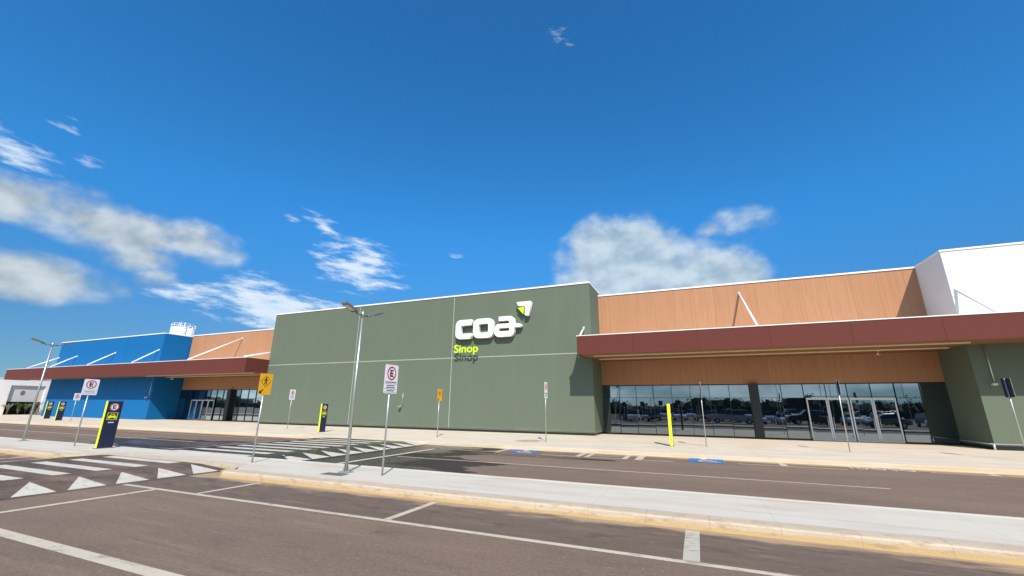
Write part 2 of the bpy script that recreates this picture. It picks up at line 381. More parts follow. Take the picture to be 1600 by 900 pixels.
def tag(o, label=None, cat=None, group=None, kind=None):
    if label: o['label'] = label
    if cat: o['category'] = cat
    if group: o['group'] = group
    if kind: o['kind'] = kind
    return o
def empty(name, loc=(0, 0, 0), rz=0):
    o = bpy.data.objects.new(name, None); COL.objects.link(o); o.location = loc; o.rotation_euler = (0, 0, rz); o.empty_display_size = .2; return o
def kids(o): return [c for c in bpy.data.objects if c.parent == o]
def copy_tree(o, parent=None):
    ch = kids(o); c = o.copy(); COL.objects.link(c); c.parent = parent
    for k in ch: copy_tree(k, c)
    return c
def text(name, body, size, m_, parent, loc, depth=.004, fit=None, bold=0., shear=0., rot=(math.pi/2, 0, 0), space=1.):
    cu = bpy.data.curves.new(name, 'FONT'); cu.body = body; cu.size = size; cu.extrude = depth/2; cu.offset = bold
    cu.align_x = 'CENTER'; cu.align_y = 'CENTER'; cu.shear = shear; cu.space_character = space; cu.resolution_u = 6
    tmp = bpy.data.objects.new('tmp', cu); COL.objects.link(tmp)
    dg = bpy.context.evaluated_depsgraph_get(); me = bpy.data.meshes.new_from_object(tmp.evaluated_get(dg))
    bpy.data.objects.remove(tmp)
    xs = [v.co.x for v in me.vertices]; ys = [v.co.y for v in me.vertices]
    cx, cy = (min(xs)+max(xs))/2, (min(ys)+max(ys))/2
    kx = ky = 1
    if fit: kx = fit[0]/(max(xs)-min(xs)); ky = fit[1]/(max(ys)-min(ys))
    for v in me.vertices: v.co.x = (v.co.x-cx)*kx; v.co.y = (v.co.y-cy)*ky
    me.materials.clear(); me.materials.append(M[m_]); me.name = name
    o = bpy.data.objects.new(name, me); COL.objects.link(o); o.location = loc; o.rotation_euler = rot
    if parent: o.parent = parent
    return o

# ------------------------------------------------------------------ ground and road
YK0, YK1 = 8.25, 10.85     # median
YS = 19.3                  # kerb of the facade sidewalk
YF, YR = 28.5, 31.4        # facade front and recessed glass line
tag(MB().box(-1500, 1500, -1500, 1500, -.6, -.05).build('ground', 'soil'), kind='structure')
tag(MB().poly([(-220, -75, 0), (120, -75, 0), (120, YS+.1, 0), (-220, YS+.1, 0)]).build('parking_road', 'asphalt'), kind='structure')
tag(MB().box(-220, 120, YS+.2, YR+12, -.02, .15).build('sidewalk', 'sidewalk'), kind='structure')
tag(MB().box(-220, 120, YS, YS+.196, -.02, .155, .02).build('sidewalk_kerb', 'kerb_far'), kind='structure')
# median: kerbs with small settlement offsets, slab between
def kerb_run(y0, y1, name, mm, x0, x1, lean):
    b = MB(); prev = None; x = x0; sec = [(y0-.012, -.02), (y0+.004, .125), (y0+.022, .146), (y0+.05, .152), (y1-.03, .152), (y1, .148), (y1, -.02)]
    while x <= x1+.01:
        dz = random.uniform(-.0025, .0025); dy = random.uniform(-.004, .004)
        cur = [b.bm.verts.new((x, yy+dy*(k < 4), zz+dz*(zz > 0))) for k, (yy, zz) in enumerate(sec)]
        if prev:
            for i in range(len(sec)-1): b.bm.faces.new([prev[i], cur[i], cur[i+1], prev[i+1]])
        else: b.bm.faces.new(cur)
        prev = cur; x += 1.0 if -30 < x < 14 else 3.0
    b.bm.faces.new(prev[::-1])
    return tag(b.build(name, mm), kind='structure')
kerb_run(YK0, YK0+.42, 'median_kerb_front', 'kerb', -90, -21.0, 0)
kerb_run(YK0, YK0+.42, 'median_kerb_front', 'kerb', -12.0, 60, 0)
YC = 9.2                       # the kerb steps back where the crossing lands
b = MB()
for (xa, ya, xb, yb) in ((-12.003, YK0, -12.9, YC), (-21.0, YK0, -20.1, YC)):
    n = 5
    for i in range(n):
        p = (xa+(xb-xa)*i/n, ya+(yb-ya)*(1-math.cos(math.pi*i/n))/2); q = (xa+(xb-xa)*(i+1)/n, ya+(yb-ya)*(1-math.cos(math.pi*(i+1)/n))/2)
        ha = .15-.05*i/n; hb = .15-.05*(i+1)/n
        V = [b.bm.verts.new(v) for v in ((p[0], p[1], -.02), (q[0], q[1], -.02), (q[0], q[1]+.4, -.02), (p[0], p[1]+.4, -.02), (p[0], p[1], ha), (q[0], q[1], hb), (q[0], q[1]+.4, .148), (p[0], p[1]+.4, .148))]
        for f in ((0, 1, 5, 4), (4, 5, 6, 7), (2, 3, 7, 6), (0, 3, 2, 1)): b.bm.faces.new([V[k] for k in f])
b.build('dropped_kerb_ends', 'kerb')['kind'] = 'structure'
b = MB(); b.prism([(-20.1, YC, -.02), (-12.9, YC, -.02), (-12.9, YC, .106), (-20.1, YC, .106)], (0, .0, 0)) if False else None
V = [(-20.1, YC, -.02), (-20.1, YC, .106), (-20.1, YC+.42, .147), (-20.1, YC+.42, -.02)]
b = MB(); b.prism(V, (7.2, 0, 0)); b.build('dropped_kerb', 'kerb')['kind'] = 'structure'
kerb_run(YK1-.15, YK1, 'median_kerb_back', 'median', -90, 60, 0)
b = MB(); b.prism([(x, y, -.02) for x, y in ((-90, YK0+.425), (-21.0, YK0+.425), (-20.55, YK0+.82), (-20.1, YC+.425), (-12.9, YC+.425), (-12.45, YK0+.82), (-12.0, YK0+.425), (60, YK0+.425), (60, YK1-.155), (-90, YK1-.155))], (0, 0, .165))
tag(b.build('median_slab', 'median'), kind='structure')

# raised crossings
def hump(x0, x1, f0, f1, y0, y1, h, name):
    b = MB(); n = 40
    prof = [(x0, .0), (f0, h), (f1, h), (x1, .0)]
    for (xa, za), (xb, zb) in zip(prof, prof[1:]):
        b.poly([(xa, y0, za+.004), (xb, y0, zb+.004), (xb, y1, zb+.004), (xa, y1, za+.004)])
    b.poly([(x0, y0, .001), (f0, y0, h+.003), (f1, y0, h+.003), (x1, y0, .001)])
    b.poly([(x0, y1, .001), (f0, y1, h+.003), (f1, y1, h+.003), (x1, y1, .001)])
    return tag(b.build(name, 'hump'), kind='structure')
def hump_extra(t, pos, c, b):
    r = asphalt_extra(t, pos, c, b, 0.); b.inputs['Specular IOR Level'].default_value = .12
    n = t.noise(pos, 1.2, 6, .65)
    return t.mix(t.math('MULTIPLY', t.ramp(n, .62, .40), .45), r, (.060, .045, .040))
M['hump'] = mat('crossing_asphalt', (.085, .066, .058), .88, bump=.5, bs=50, var=.4, vs_=1, fine=.3, fs=80, extra=hump_extra)
hump(-21.1, -12.95, -19.7, -14.45, -60, 9.19, .10, 'raised_crossing_front')
hump(-21.1, -12.8, -19.7, -14.35, 10.86, 19.29, .10, 'raised_crossing_back')
def flat(b, x0, x1, y0, y1, z=.004, z2=None):
    z2 = z if z2 is None else z2
    b.poly([(x0, y0, z), (x1, y0, z2), (x1, y1, z2), (x0, y1, z)])
b = MB()
y = 8.95-.0
for k in range(14):
    yc = 8.93-k*.88
    flat(b, -18.95, -15.25, yc-.18, yc+.18, .108)
tag(b.build('crossing_stripes_front', 'cross_paint'), kind='structure')
b = MB()
for k in range(14):
    yc = 8.90-k*.88
    for apex, base in ((-14.46, -13.08), (-19.74, -20.98)):
        za = .108; zb = .004+.10*(.13/1.45)+.004
        b.poly([(apex, yc+.04, za), (base, yc-.70, zb), (base, yc, zb)])
tag(b.build('ramp_triangles_front', 'cross_paint'), kind='structure')
b = MB()
for k in range(9):
    yc = 11.2+k*.90
    flat(b, -19.3, -15.0, yc-.20, yc+.20, .108)
tag(b.build('crossing_stripes_back', 'cross_paint'), kind='structure')
b = MB()
for k in range(9):
    yc = 12.05+k*.90
    for apex, base in ((-14.3, -12.92), (-19.74, -20.98)):
        b.poly([(apex, yc-.05, .108), (base, yc-.80, .017), (base, yc+.05, .017)])
tag(b.build('ramp_triangles_back', 'cross_paint'), kind='structure')

def lines(name, rects, mm='line_paint'):
    b = MB()
    for r_ in rects: flat(b, *r_)
    return tag(b.build(name, mm), kind='structure')
lines('bay_line_front', [(-12.92, 30, 6.48, 6.60)])
lines('edge_line_front', [(-10.25, -5.55, 3.44, 3.63), (-60, -23, 3.44, 3.63)])
lines('stop_line_front', [(-11.66, -11.50, -10, 6.475)])
lines('bay_dividers_front', [(-10.33, -10.20, 6.61, 8.12), (-5.20, -5.06, 6.61, 8.12), (5.05, 5.2, 6.61, 8.1), (10.2, 10.35, 6.61, 8.1)])
lines('worn_bay_divider', [(-.365, -.155, 6.61, 8.14)], 'worn_paint')
lines('stop_line_left', [(-22.35, -22.15, 5.5, 8.1)])
lines('stop_line_back', [(-11.42, -11.18, 11.0, 17.6)])
lines('lane_line_back', [(-10.9, 4.3, 14.33, 14.43)])
lines('lane_line_left', [(-60, -24, 14.75, 14.87), (-60, -23, 17.9, 18.0)])
lines('bay_line_back', [(-11.1, -8.1, 17.66, 17.76), (-6.15, -4.78, 17.66, 17.76), (-4.2, -2.9, 17.66, 17.76), (-2.1, -1.0, 17.68, 17.78), (1.15, 4.4, 18.15, 18.25)])
lines('bay_dividers_back', [(-4.75, -4.52, 17.66, 19.15), (-4.36, -4.18, 17.66, 19.15), (-2.88, -2.68, 17.66, 19.15), (-2.40, -2.12, 17.66, 19.15), (2.52, 2.74, 18.26, 19.2), (-8.35, -8.15, 17.77, 19.2), (-4.17, -2.89, 18.35, 18.45), (-4.17, -2.89, 18.95, 19.05)])
lines('faint_bay_marks', [(6.7, 14, 18.6, 18.70), (8.2, 8.42, 18.71, 19.2), (9.3, 9.52, 18.71, 19.2)], 'line_paint')
def wheelchair(name, cx, cy, sx, sy):
    b = MB(); flat(b, cx-sx, cx+sx, cy-sy, cy+sy, .005)
    o = tag(b.build(name, 'blue_paint'), kind='structure')
    b = MB(); z = .009
    def seg(x0, y0, x1, y1, w_):
        d = Vector((x1-x0, y1-y0, 0)).normalized(); n = Vector((-d.y, d.x, 0))*w_/2
        b.poly([(cx+x0*sx+n.x, cy+y0*sy+n.y, z), (cx+x1*sx+n.x, cy+y1*sy+n.y, z), (cx+x1*sx-n.x, cy+y1*sy-n.y, z), (cx+x0*sx-n.x, cy+y0*sy-n.y, z)])
    pts = [(.05+.42*math.cos(k), -.25+.42*math.sin(k)) for k in [R(110)+R(235)*i/14 for i in range(15)]]
    for p, q in zip(pts, pts[1:]): seg(*p, *q, .13)
    seg(-.12, .55, -.02, -.1, .15); seg(-.02, -.1, .42, -.12, .13); seg(.42, -.12, .62, -.65, .13); seg(.62, -.65, .8, -.6, .12); seg(-.08, .22, .35, .2, .11)
    b.poly([(cx-.15*sx+.13*math.cos(k), cy+.76*sy+.13*math.sin(k), z) for k in [2*math.pi*i/16 for i in range(16)]])
    o2 = b.build('wheelchair_mark', 'cross_paint', o); return o
wheelchair('disabled_bay_mark', -7.2, 18.45, .60, .62)
wheelchair('disabled_bay_mark', .12, 18.65, .60, .68)
o = text('bay_lettering', 'IDOSO', 1, 'cross_paint', None, (5.5, 18.85, .006), .002, (1.75, .55), .01, 0, (0, 0, 0), 1.25); tag(o, kind='structure')
tag(MB().box(-9.3, -8.6, 9.05, 9.35, .149, .156).build('manhole_cover', 'grey_steel'), 'small dark metal utility cover let into the median beside the lamp post', 'cover')

# ------------------------------------------------------------------ the mall
mall = tag(empty('shopping_mall', (0, YF, 0)), 'long low shopping mall with blue, green and white blocks joined by wood look walls', 'building')
def P(b, name, mm, par=None, label=None):
    o = b.build(name, mm); o.parent = par or mall
    o.location = (0, 0, 0) if par and par is not mall else (0, -YF, 0)
    if label: o['label'] = label
    return o
ZT = 10.42
GX0, GX1 = -37.55, -6.2
# green centre block
gw = P(MB().box(GX0, GX1, YF, YR+9, .30, ZT), 'green_wall', 'green_wall', label='sage green rendered front wall carrying the mall name')
P(MB().box(GX0-.03, GX1+.03, YF-.05, YR+9.03, ZT+.002, ZT+.11), 'coping', 'white_metal', gw)
P(MB().box(GX0+.02, GX1-.02, YF-.006, YF, 5.47, 5.53), 'panel_joint', 'joint', gw)
for xx in (-17.2, -26.9): P(MB().box(xx-.025, xx+.025, YF-.009, YF, .32, ZT), 'panel_joint', 'joint', gw)
P(MB().box(GX0+.03, GX1-.03, YF+.03, YR+8.9, .10, .298), 'plinth', 'black_frame', gw)
P(MB().box(GX0, GX1, YF-.03, YF+.01, .36, .41), 'base_rail', 'green_wall', gw)
# right block: white above, green below the canopy
RX = 12.85
rb = P(MB().box(RX, 60, YF, YR+9, 5.6, 10.15), 'white_wall', 'white_wall', label='white upper block at the right end')
P(MB().box(RX-.04, 60, YF-.05, YR+9.03, 10.152, 10.24), 'coping', 'white_metal', rb)
rg = P(MB().box(RX, 60, YF, YR+9, .32, 5.597), 'green_wall', 'green_wall', label='sage green lower wall under the right canopy')
P(MB().box(RX+.03, 60, YF+.03, YR+8, .10, .318), 'plinth', 'black_frame', rg)
b = MB(); b.tube((RX-.05, YF-.06, .42), (60, YF-.06, .42), .03); b.tube((RX-.05, YF-.06, .42), (RX-.05, YR-.05, .42), .03); b.tube((RX-.05, YF-.06, .14), (RX-.05, YF-.06, .42), .04)
P(b, 'base_rail', 'alu', rg)
# wood look infill
for x0, x1, zt, zb in ((GX1+.003, RX-.003, 10.12, 3.47), (-55.2, GX0-.003, 9.72, 3.42)):
    c_ = P(MB().box(x0, x1, YR, YR+.4, zb, zt), 'wood_cladding', 'wood')
    P(MB().box(x0, x1, YR-.06, YR+.45, zt+.002, zt+.10), 'coping', 'white_metal', c_)
P(MB().box(GX1+.01, RX-.01, YR+.6, YR+8.9, .15, 9.8), 'back_volume', 'grey_wall')
P(MB().box(-77.5, GX0-.01, YR+.6, YR+8.9, .15, 9.3), 'back_volume', 'grey_wall')
# blue block
BX0, BX1 = -78.2, -55.3
bw = P(MB().box(BX0, BX1, YF, YR+9, .12, 9.6), 'blue_wall', 'blue_wall', label='bright blue block at the left end')
P(MB().box(BX0-.04, BX1+.04, YF-.05, YR+9.03, 9.602, 9.70), 'coping', 'white_metal', bw)
for xx in (-62.5, -70.5): P(MB().box(xx-.04, xx+.04, YF-.012, YF, .15, 9.58), 'panel_joint', 'blue_wall', bw)
P(MB().box(BX0-.12, BX0-.003, YF+.05, YF+.3, .15, 5), 'downpipe', 'white_metal', bw)

# glazing: every pane sits a hair out of true, as real panes do
def glazing(x0, x1, zt, xs, zs, label=None):
    b = MB(); xs = [x0]+[v for v in xs if x0 < v < x1]+[x1]; zz = [.17]+zs+[zt]
    for xa, xb in zip(xs, xs[1:]):
        for za, zb in zip(zz, zz[1:]):
            a1, a2, a3 = (random.uniform(-.0035, .0035) for _ in range(3))
            b.poly([(xa, YR+.05+a1, za), (xb, YR+.05+a2, za), (xb, YR+.05+a3, zb), (xa, YR+.05+a1+a3-a2, zb)])
    g_ = P(b, 'window', 'glass', label=label)
    b = MB()
    for xa in xs: b.box(xa-.014, xa+.014, YR-.005, YR+.045, .165, zt)
    for k, za in enumerate(zz):
        zc = za if 0 < k < len(zz)-1 else (za+.03 if k == 0 else za-.03)
        h_ = .012 if 0 < k < len(zz)-1 else .03
        for xa, xb in zip(xs, xs[1:]): b.box(xa+.0145, xb-.0145, YR, YR+.04, zc-h_, zc+h_)
    P(b, 'window_frame', 'black_frame', g_)
    return g_
mx_ = [-6.2+1.175*k for k in range(1, 9)]
glazing(-6.18, 3.19, 3.465, mx_, [2.6])
glazing(3.69, 6.10, 3.465, [4.93], [2.6])
glazing(6.10, 10.55, 3.465, [7.24, 8.30, 9.44], [2.68], 'mirrored panes above and behind the right double doors')
glazing(10.55, 12.84, 3.465, [11.7], [2.6])
P(MB().box(3.20, 3.68, YR-.32, YR+.04, .15, 3.47), 'column', 'black_frame')
glazing(-55.28, -53.0, 3.415, [-54.1], [2.45])
glazing(-53.0, -48.8, 3.415, [-51.9, -50.85, -49.85], [2.38])
glazing(-48.8, -46.66, 3.415, [-47.7], [2.45])
P(MB().box(-46.65, -46.1, YR-.32, YR+.04, .15, 3.42), 'column', 'black_frame')
glazing(-46.09, -37.58, 3.415, [-46.1+1.2*k for k in range(1, 7)], [2.45])
def doorset(x0, n, w_, h):
    for k in range(n):
        a = x0+k*w_; b = MB(); y0, y1 = YR-.075, YR-.01; f_ = .075
        b.box(a+.01, a+f_, y0, y1, .16, h); b.box(a+w_-f_, a+w_-.01, y0, y1, .16, h)
        b.box(a+f_+.001, a+w_-f_-.001, y0, y1, h-.11, h); b.box(a+f_+.001, a+w_-f_-.001, y0, y1, .16, .16+f_)
        d_ = P(b, 'door', 'alu')
        hx = a+w_-.14 if k % 2 == 0 else a+.14
        P(MB().tube((hx, y0-.05, .9), (hx, y0-.05, 1.5), .014, n=8).tube((hx, y0-.05, .95), (hx, y0, .95), .01, n=6).tube((hx, y0-.05, 1.45), (hx, y0, 1.45), .01, n=6), 'door_handle', 'alu', d_)
        P(MB().poly([(a+f_, YR-.04+random.uniform(-.003, .003), .23), (a+w_-f_, YR-.04+random.uniform(-.003, .003), .23), (a+w_-f_, YR-.04, h-.11), (a+f_, YR-.04, h-.11)]), 'door_glass', 'glass', d_)
doorset(6.16, 2, 1.06, 2.6); doorset(8.32, 2, 1.08, 2.6)
doorset(-52.9, 4, 1.0, 2.32)

# canopies
def canopy(x0, x1, zb, zt, yfront, recess, rods, label):
    """fascia box in front of the walls; soffit reaches back into the recess"""
    b = MB(); b.box(x0, x1, yfront, yfront+.06, zb, zt)
    b.box(x0, x0+.06, yfront+.061, YF-.002, zb, zt); b.box(x1-.06, x1, yfront+.061, YF-.002, zb, zt)
    c_ = P(b, 'canopy', 'fascia', label=label)
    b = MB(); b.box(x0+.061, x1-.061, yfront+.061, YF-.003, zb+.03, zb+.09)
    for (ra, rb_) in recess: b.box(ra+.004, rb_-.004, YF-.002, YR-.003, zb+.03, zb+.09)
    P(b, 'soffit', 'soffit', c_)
    b = MB(); b.box(x0+.061, x1-.061, yfront+.061, YF-.003, zt-.12, zt-.04)
    for (ra, rb_) in recess: b.box(ra+.004, rb_-.004, YF-.002, YR-.003, zt-.12, zt-.04)
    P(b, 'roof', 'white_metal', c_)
    P(MB().box(x0-.03, x1+.03, yfront-.03, yfront+.16, zt+.002, zt+.05), 'flashing', 'white_metal', c_)
    b = MB()
    for (ra, rb_) in recess:
        for yy in (YF-1.1, YF+.9): b.box(ra+.3, rb_-.3, yy, yy+.08, zb-.03, zb+.029)
    P(b, 'slot_trim', 'strip', c_)
    for (xa, za, ya, xb, zb_, yb) in rods:
        b = MB(); b.tube((xa, ya-.03, za), (xb, yb, zb_), .065, n=10)
        b.box(xa-.06, xa+.06, ya-.05, ya-.004, za-.10, za+.10)
        b.tube((xb, yb, zt+.02), (xb, yb, zb_+.02), .05, n=8)
        P(b, 'tie_rod', 'white_metal', c_)
    return c_
canopy(-6.65, 58, 5.12, 6.28, 26.2, [(GX1, RX)],
       [(3.38, 9.45, YR, 3.55, 6.45, 26.75), (13.05, 8.0, YF, 13.45, 6.45, 26.75), (-6.35-.35, 7.2, YF, -6.5, 6.45, 26.6), (20, 8.0, YF, 20.2, 6.45, 26.75), (28, 8.0, YF, 28.2, 6.45, 26.75)],
       'long maroon canopy over the right entrance')
canopy(-84.6, GX0+.04, 4.72, 6.02, 26.2, [(BX1, GX0)],
       [(-46.2, 9.0, YR, -47.0, 6.2, 26.7), (-38.6, 7.4, YR, -38.6, 6.2, 26.7), (-55.8, 7.75, YF, -56.8, 6.2, 26.7), (-64.6, 7.75, YF, -65.9, 6.2, 26.7), (-73.4, 7.65, YF, -74.5, 6.2, 26.7), (-77.9, 7.6, YF, -80.5, 6.2, 26.7)],
       'long maroon canopy over the blue block and left entrance')

# wall lamps and cameras
def wall_lamp(x, z, label, arm=.9, y=YF):
    o = tag(empty('wall_lamp', (x, y, z)), label, 'wall lamp')
    b = MB(); b.tube((.12, -.05, 0), (.12, -.08, arm), .028, n=8); b.tube((.12, -.05, arm), (.12, 0, arm), .028, n=8); b.tube((.12, -.05, 0), (.02, -.22, -.06), .022, n=8)
    b.build('bracket', 'galv', o)
    b = MB(); b.box(-.12, .10, -.36, -.14, -.16, -.07, .02); b.build('lamp_head', 'galv', o)
    b = MB(); b.box(-.10, .08, -.33, -.17, -.172, -.161); b.build('lens', 'lens', o)
wall_lamp(-21.6, 1.95, 'small galvanised wall lamp on a bent bracket on the green wall', .95)
wall_lamp(13.35, 3.3, 'wall lamp at the foot of a long conduit under the right canopy', 1.8)
wall_lamp(-55.7, 2.6, 'wall lamp on a bent bracket near the corner of the blue wall', 2.0)
for x, z, lab in ((9.6, 5.12, 'small white camera under the right canopy above the doors'), (-54.2, 4.72, 'small white camera under the left canopy beside the blue wall')):
    o = tag(empty('security_camera', (x, 29.6, z)), lab, 'camera')
    MB().tube((0, 0, .03), (0, 0, -.12), .02, n=8).build('bracket', 'white_metal', o)
    b = MB(); b.tube((0, .10, -.17), (0, -.16, -.20), .06, .06); b.build('camera_body', 'white_metal', o)
    b = MB(); b.tube((0, -.161, -.20), (0, -.17, -.202), .045, .045); b.build('lens', 'black_frame', o)

# ------------------------------------------------------------------ the name on the green wall
logo = tag(empty('wall_lettering', (-14, YF, 7.6)), 'big white coa lettering with lime arrow and lime Sinop below on green wall', 'sign')
def rrect(x0, x1, z0, z1, r_, n=8, corners=(1, 1, 1, 1)):
    out = []
    for (cx, cz, a0, on) in ((x1-r_, z1-r_, 0, corners[0]), (x0+r_, z1-r_, 90, corners[1]), (x0+r_, z0+r_, 180, corners[2]), (x1-r_, z0+r_, 270, corners[3])):
        if on: out += [(cx+r_*math.cos(R(a0+90*i/n)), cz+r_*math.sin(R(a0+90*i/n))) for i in range(n+1)]
        else: out += [{0: (x1, z1), 90: (x0, z1), 180: (x0, z0), 270: (x1, z0)}[a0]]
    return out
def shape(name, loops, y0, y1, mm, par):
    cu = bpy.data.curves.new(name, 'CURVE'); cu.dimensions = '2D'; cu.fill_mode = 'BOTH'; cu.extrude = (y1-y0)/2
    for L in loops:
        sp = cu.splines.new('POLY'); sp.points.add(len(L)-1)
        for i, (x, z) in enumerate(L): sp.points[i].co = (x, z, 0, 1)
        sp.use_cyclic_u = True
    tmp = bpy.data.objects.new('tmp', cu); COL.objects.link(tmp)
    dg = bpy.context.evaluated_depsgraph_get(); me = bpy.data.meshes.new_from_object(tmp.evaluated_get(dg)); bpy.data.objects.remove(tmp)
    for v in me.vertices: v.co = Vector((v.co.x+14, (y0+y1)/2-v.co.z-YF, v.co.y-7.6))
    me.flip_normals() if False else None
    me.materials.clear(); me.materials.append(M[mm]); o = bpy.data.objects.new(name, me); COL.objects.link(o); o.parent = par; return o
LY0, LY1 = 28.07, 28.40
# c: outer rounded block with an open slot on the right
C = [(-15.32, 8.36)]
C = rrect(-16.72, -15.33, 6.87, 8.36, .42, corners=(0, 1, 1, 0))
C = C[:-1]+[(-15.45, 6.87)]+[(-15.33-.0, 6.99), (-15.33, 7.28)]
C += list(reversed([(-15.33, 7.92)]+rrect(-16.27, -15.33, 7.28, 7.92, .12, corners=(0, 1, 1, 0))[1:-1]))
shape('letter', [C], LY0, LY1, 'white_metal', logo)
shape('letter', [rrect(-15.17, -13.47, 6.87, 8.36, .44), rrect(-14.72, -13.90, 7.28, 7.95, .12)], LY0, LY1, 'white_metal', logo)
# a: top bar, right stem, bowl, tail
A = [(-13.04, 8.40)]
A += [(-13.04, 8.07), (-12.32, 8.07), (-12.22, 8.02), (-12.18, 7.93), (-12.18, 7.85), (-13.0, 7.85)]
A += [(-13.0-.40*math.sin(R(a)), 7.45+.40*math.cos(R(a))) for a in range(10, 91, 20)]
A += [(-13.40, 7.35)]+[(-13.0-.40*math.cos(R(a)), 7.30-.43*math.sin(R(a))) for a in range(0, 91, 15)]
A += [(-12.16+.40*math.sin(R(a)), 7.30-.43*math.cos(R(a))) for a in range(0, 91, 15)]
A += [(-11.76, 7.52), (-11.30, 7.52), (-11.19, 7.58), (-11.19, 7.70), (-11.30, 7.77), (-11.76, 7.83), (-11.76, 8.0)]
A += [(-12.16+.40*math.cos(R(a)), 8.0+.40*math.sin(R(a))) for a in range(15, 91, 15)]
shape('letter', [A, rrect(-13.04, -12.16, 7.29, 7.53, .10)], LY0, LY1, 'white_metal', logo)
shape('arrow', [[(-11.60, 9.38), (-11.52, 9.40), (-10.50, 9.40), (-10.44, 9.34), (-10.62, 8.36), (-10.68, 8.32), (-10.90, 8.34), (-10.96, 8.42), (-10.90, 8.92), (-10.97, 9.04), (-11.40, 9.08), (-11.48, 9.12)]], LY0, LY1, 'white_metal', logo)
shape('arrow_tip', [[(-11.52, 8.96), (-11.0, 8.98), (-11.07, 8.45)]], LY0, LY1, 'lime_glow', logo)
o = text('town_name', 'Sinop', 1, 'lime_glow', logo, (-15.66+14, 27.95-YF, 6.02-7.6), .06, (2.05, .80), .012)

# ------------------------------------------------------------------ street lamps
def street_lamp(x, y, h, label, arms=(-1, 1), group='double headed lamp posts'):
    o = tag(empty('street_lamp', (x, y, .15)), label, 'street lamp', group)
    MB().tube((0, 0, .02), (0, 0, h), .046, .032, 14).build('pole', 'galv', o)
    b = MB(); b.box(-.15, .15, -.15, .15, 0, .02)
    for i in (-1, 1):
        for j in (-1, 1): b.tube((i*.11, j*.11, .02), (i*.11, j*.11, .06), .014, n=6)
        b.prism([(i*.06, -.006, .02), (i*.14, -.006, .02), (i*.06, -.006, .18)], (0, .012, 0))
    b.build('base_plate', 'galv', o)
    MB().tube((0, 0, h-.10), (0, 0, h+.10), .042, n=12).build('pole_cap', 'galv', o)
    for s_ in arms:
        b = MB(); b.path([(0, 0, h-.02), (0, s_*.22, h-.02), (0, s_*.36, h+.04)], .024); b.build('arm', 'grey_steel', o)
        b = MB(); b.prism([(-.12, s_*.33, h+.0), (.12, s_*.33, h+.0), (.10, s_*.78, h+.16), (-.10, s_*.78, h+.16)], (0, 0, .055)); hd = b.build('lamp_head', 'grey_steel', o)
        b = MB(); b.poly([(-.09, s_*.42, h+.028), (.09, s_*.42, h+.028), (.08, s_*.72, h+.132), (-.08, s_*.72, h+.132)]); b.build('lens', 'lens', hd)
    return o
street_lamp(-8.91, 9.56, 4.36, 'tall galvanised double headed lamp post on the median in front of green wall')
street_lamp(-29.2, 10.3, 4.5, 'tall galvanised double headed lamp post at left before the blue block')

# ------------------------------------------------------------------ signs
UZ = .0
def sign_root(x, y, label, h_top, group=None, name='traffic_sign', z=.15, rz=math.pi/2):
    o = tag(empty(name, (x, y, z), rz), label, 'sign', group)
    return o
def e_emblem(o, cz, r_, slash, y=-.030, sq=1.0):
    b = MB(); b.ring((0, cz), r_*.80, r_, y-.004, y, 40)
    if slash:
        n_ = .10*r_
        c_, s_ = math.cos(R(-45)), math.sin(R(-45)); L = .82*r_
        b.prism([(-c_*L-n_*s_*-1, y-.006, cz-s_*L+n_*c_), (c_*L+n_*s_, y-.006, cz+s_*L+n_*c_), (c_*L-n_*s_*-1, y-.006, cz+s_*L-n_*c_), (-c_*L-n_*s_, y-.006, cz-s_*L-n_*c_)], (0, .0015, 0))
    b.build('prohibition_ring' if slash else 'red_ring', 'red', o)
    text('emblem_letter', 'E', 1, 'ink', o, (0, y-.002, cz), .003, (r_*.72, r_*1.0), .03)
def plate(o, w_, z0, z1, mm, r_=.04, back='dark_back', border=None, name='sign_plate'):
    b = MB(); b.prism([(x, -.028, z) for x, z in rrect(-w_/2, w_/2, z0, z1, r_, 5)], (0, .004, 0))
    p_ = b.build(name, mm, o)
    b = MB(); b.prism([(x, -.0235, z) for x, z in rrect(-w_/2+.001, w_/2-.001, z0+.001, z1-.001, r_, 5)], (0, .003, 0)); b.build('sign_back', back, p_)
    return p_
def post(o, h_, r_=.025): MB().tube((0, 0, -.0), (0, 0, h_), r_, n=10).build('post', 'galv', o)
def small_lines(o, rows, cz, w_, hh, mm='ink', y=-.0285):
    """rows of small unreadable lettering: runs of little strokes"""
    rnd = random.Random(3)
    for (z, ww) in rows:
        b = MB(); x = -ww/2
        while x < ww/2:
            l = rnd.uniform(.012, .028)
            b.box(x, min(x+l, ww/2), y-.003, y-.001, z-hh/2, z+hh/2); x += l+.010
        b.build('small_lettering', mm, o)
def rule(o, z, w_, mm='grey_ink'): MB().box(-w_/2, w_/2, -.031, -.0282, z-.004, z+.004).build('rule_line', mm, o)

# no parking sign in the middle of the picture
o = sign_root(-7.72, 9.6, 'tall white no parking sign with crossed black E on the median before green wall', 2.9)
post(o, 2.62); plate(o, .56, 2.07, 2.84, 'sign_white', .045)
e_emblem(o, 2.61, .185, True)
small_lines(o, [(2.37, .46), (2.28, .32), (2.225, .38), (2.145, .30)], 0, .4, .026)
for z in (2.33, 2.185, 2.105): rule(o, z, .5)
# parking allowed sign
o = sign_root(-24.0, 10.03, 'white square parking sign with black E in a red ring, nearest the tall dark totem', 2.7)
post(o, 2.2); plate(o, .52, 2.06, 2.72, 'sign_white', .04)
e_emblem(o, 2.50, .175, False); rule(o, 2.26, .44); small_lines(o, [(2.19, .34)], 0, .4, .03); rule(o, 2.12, .44)
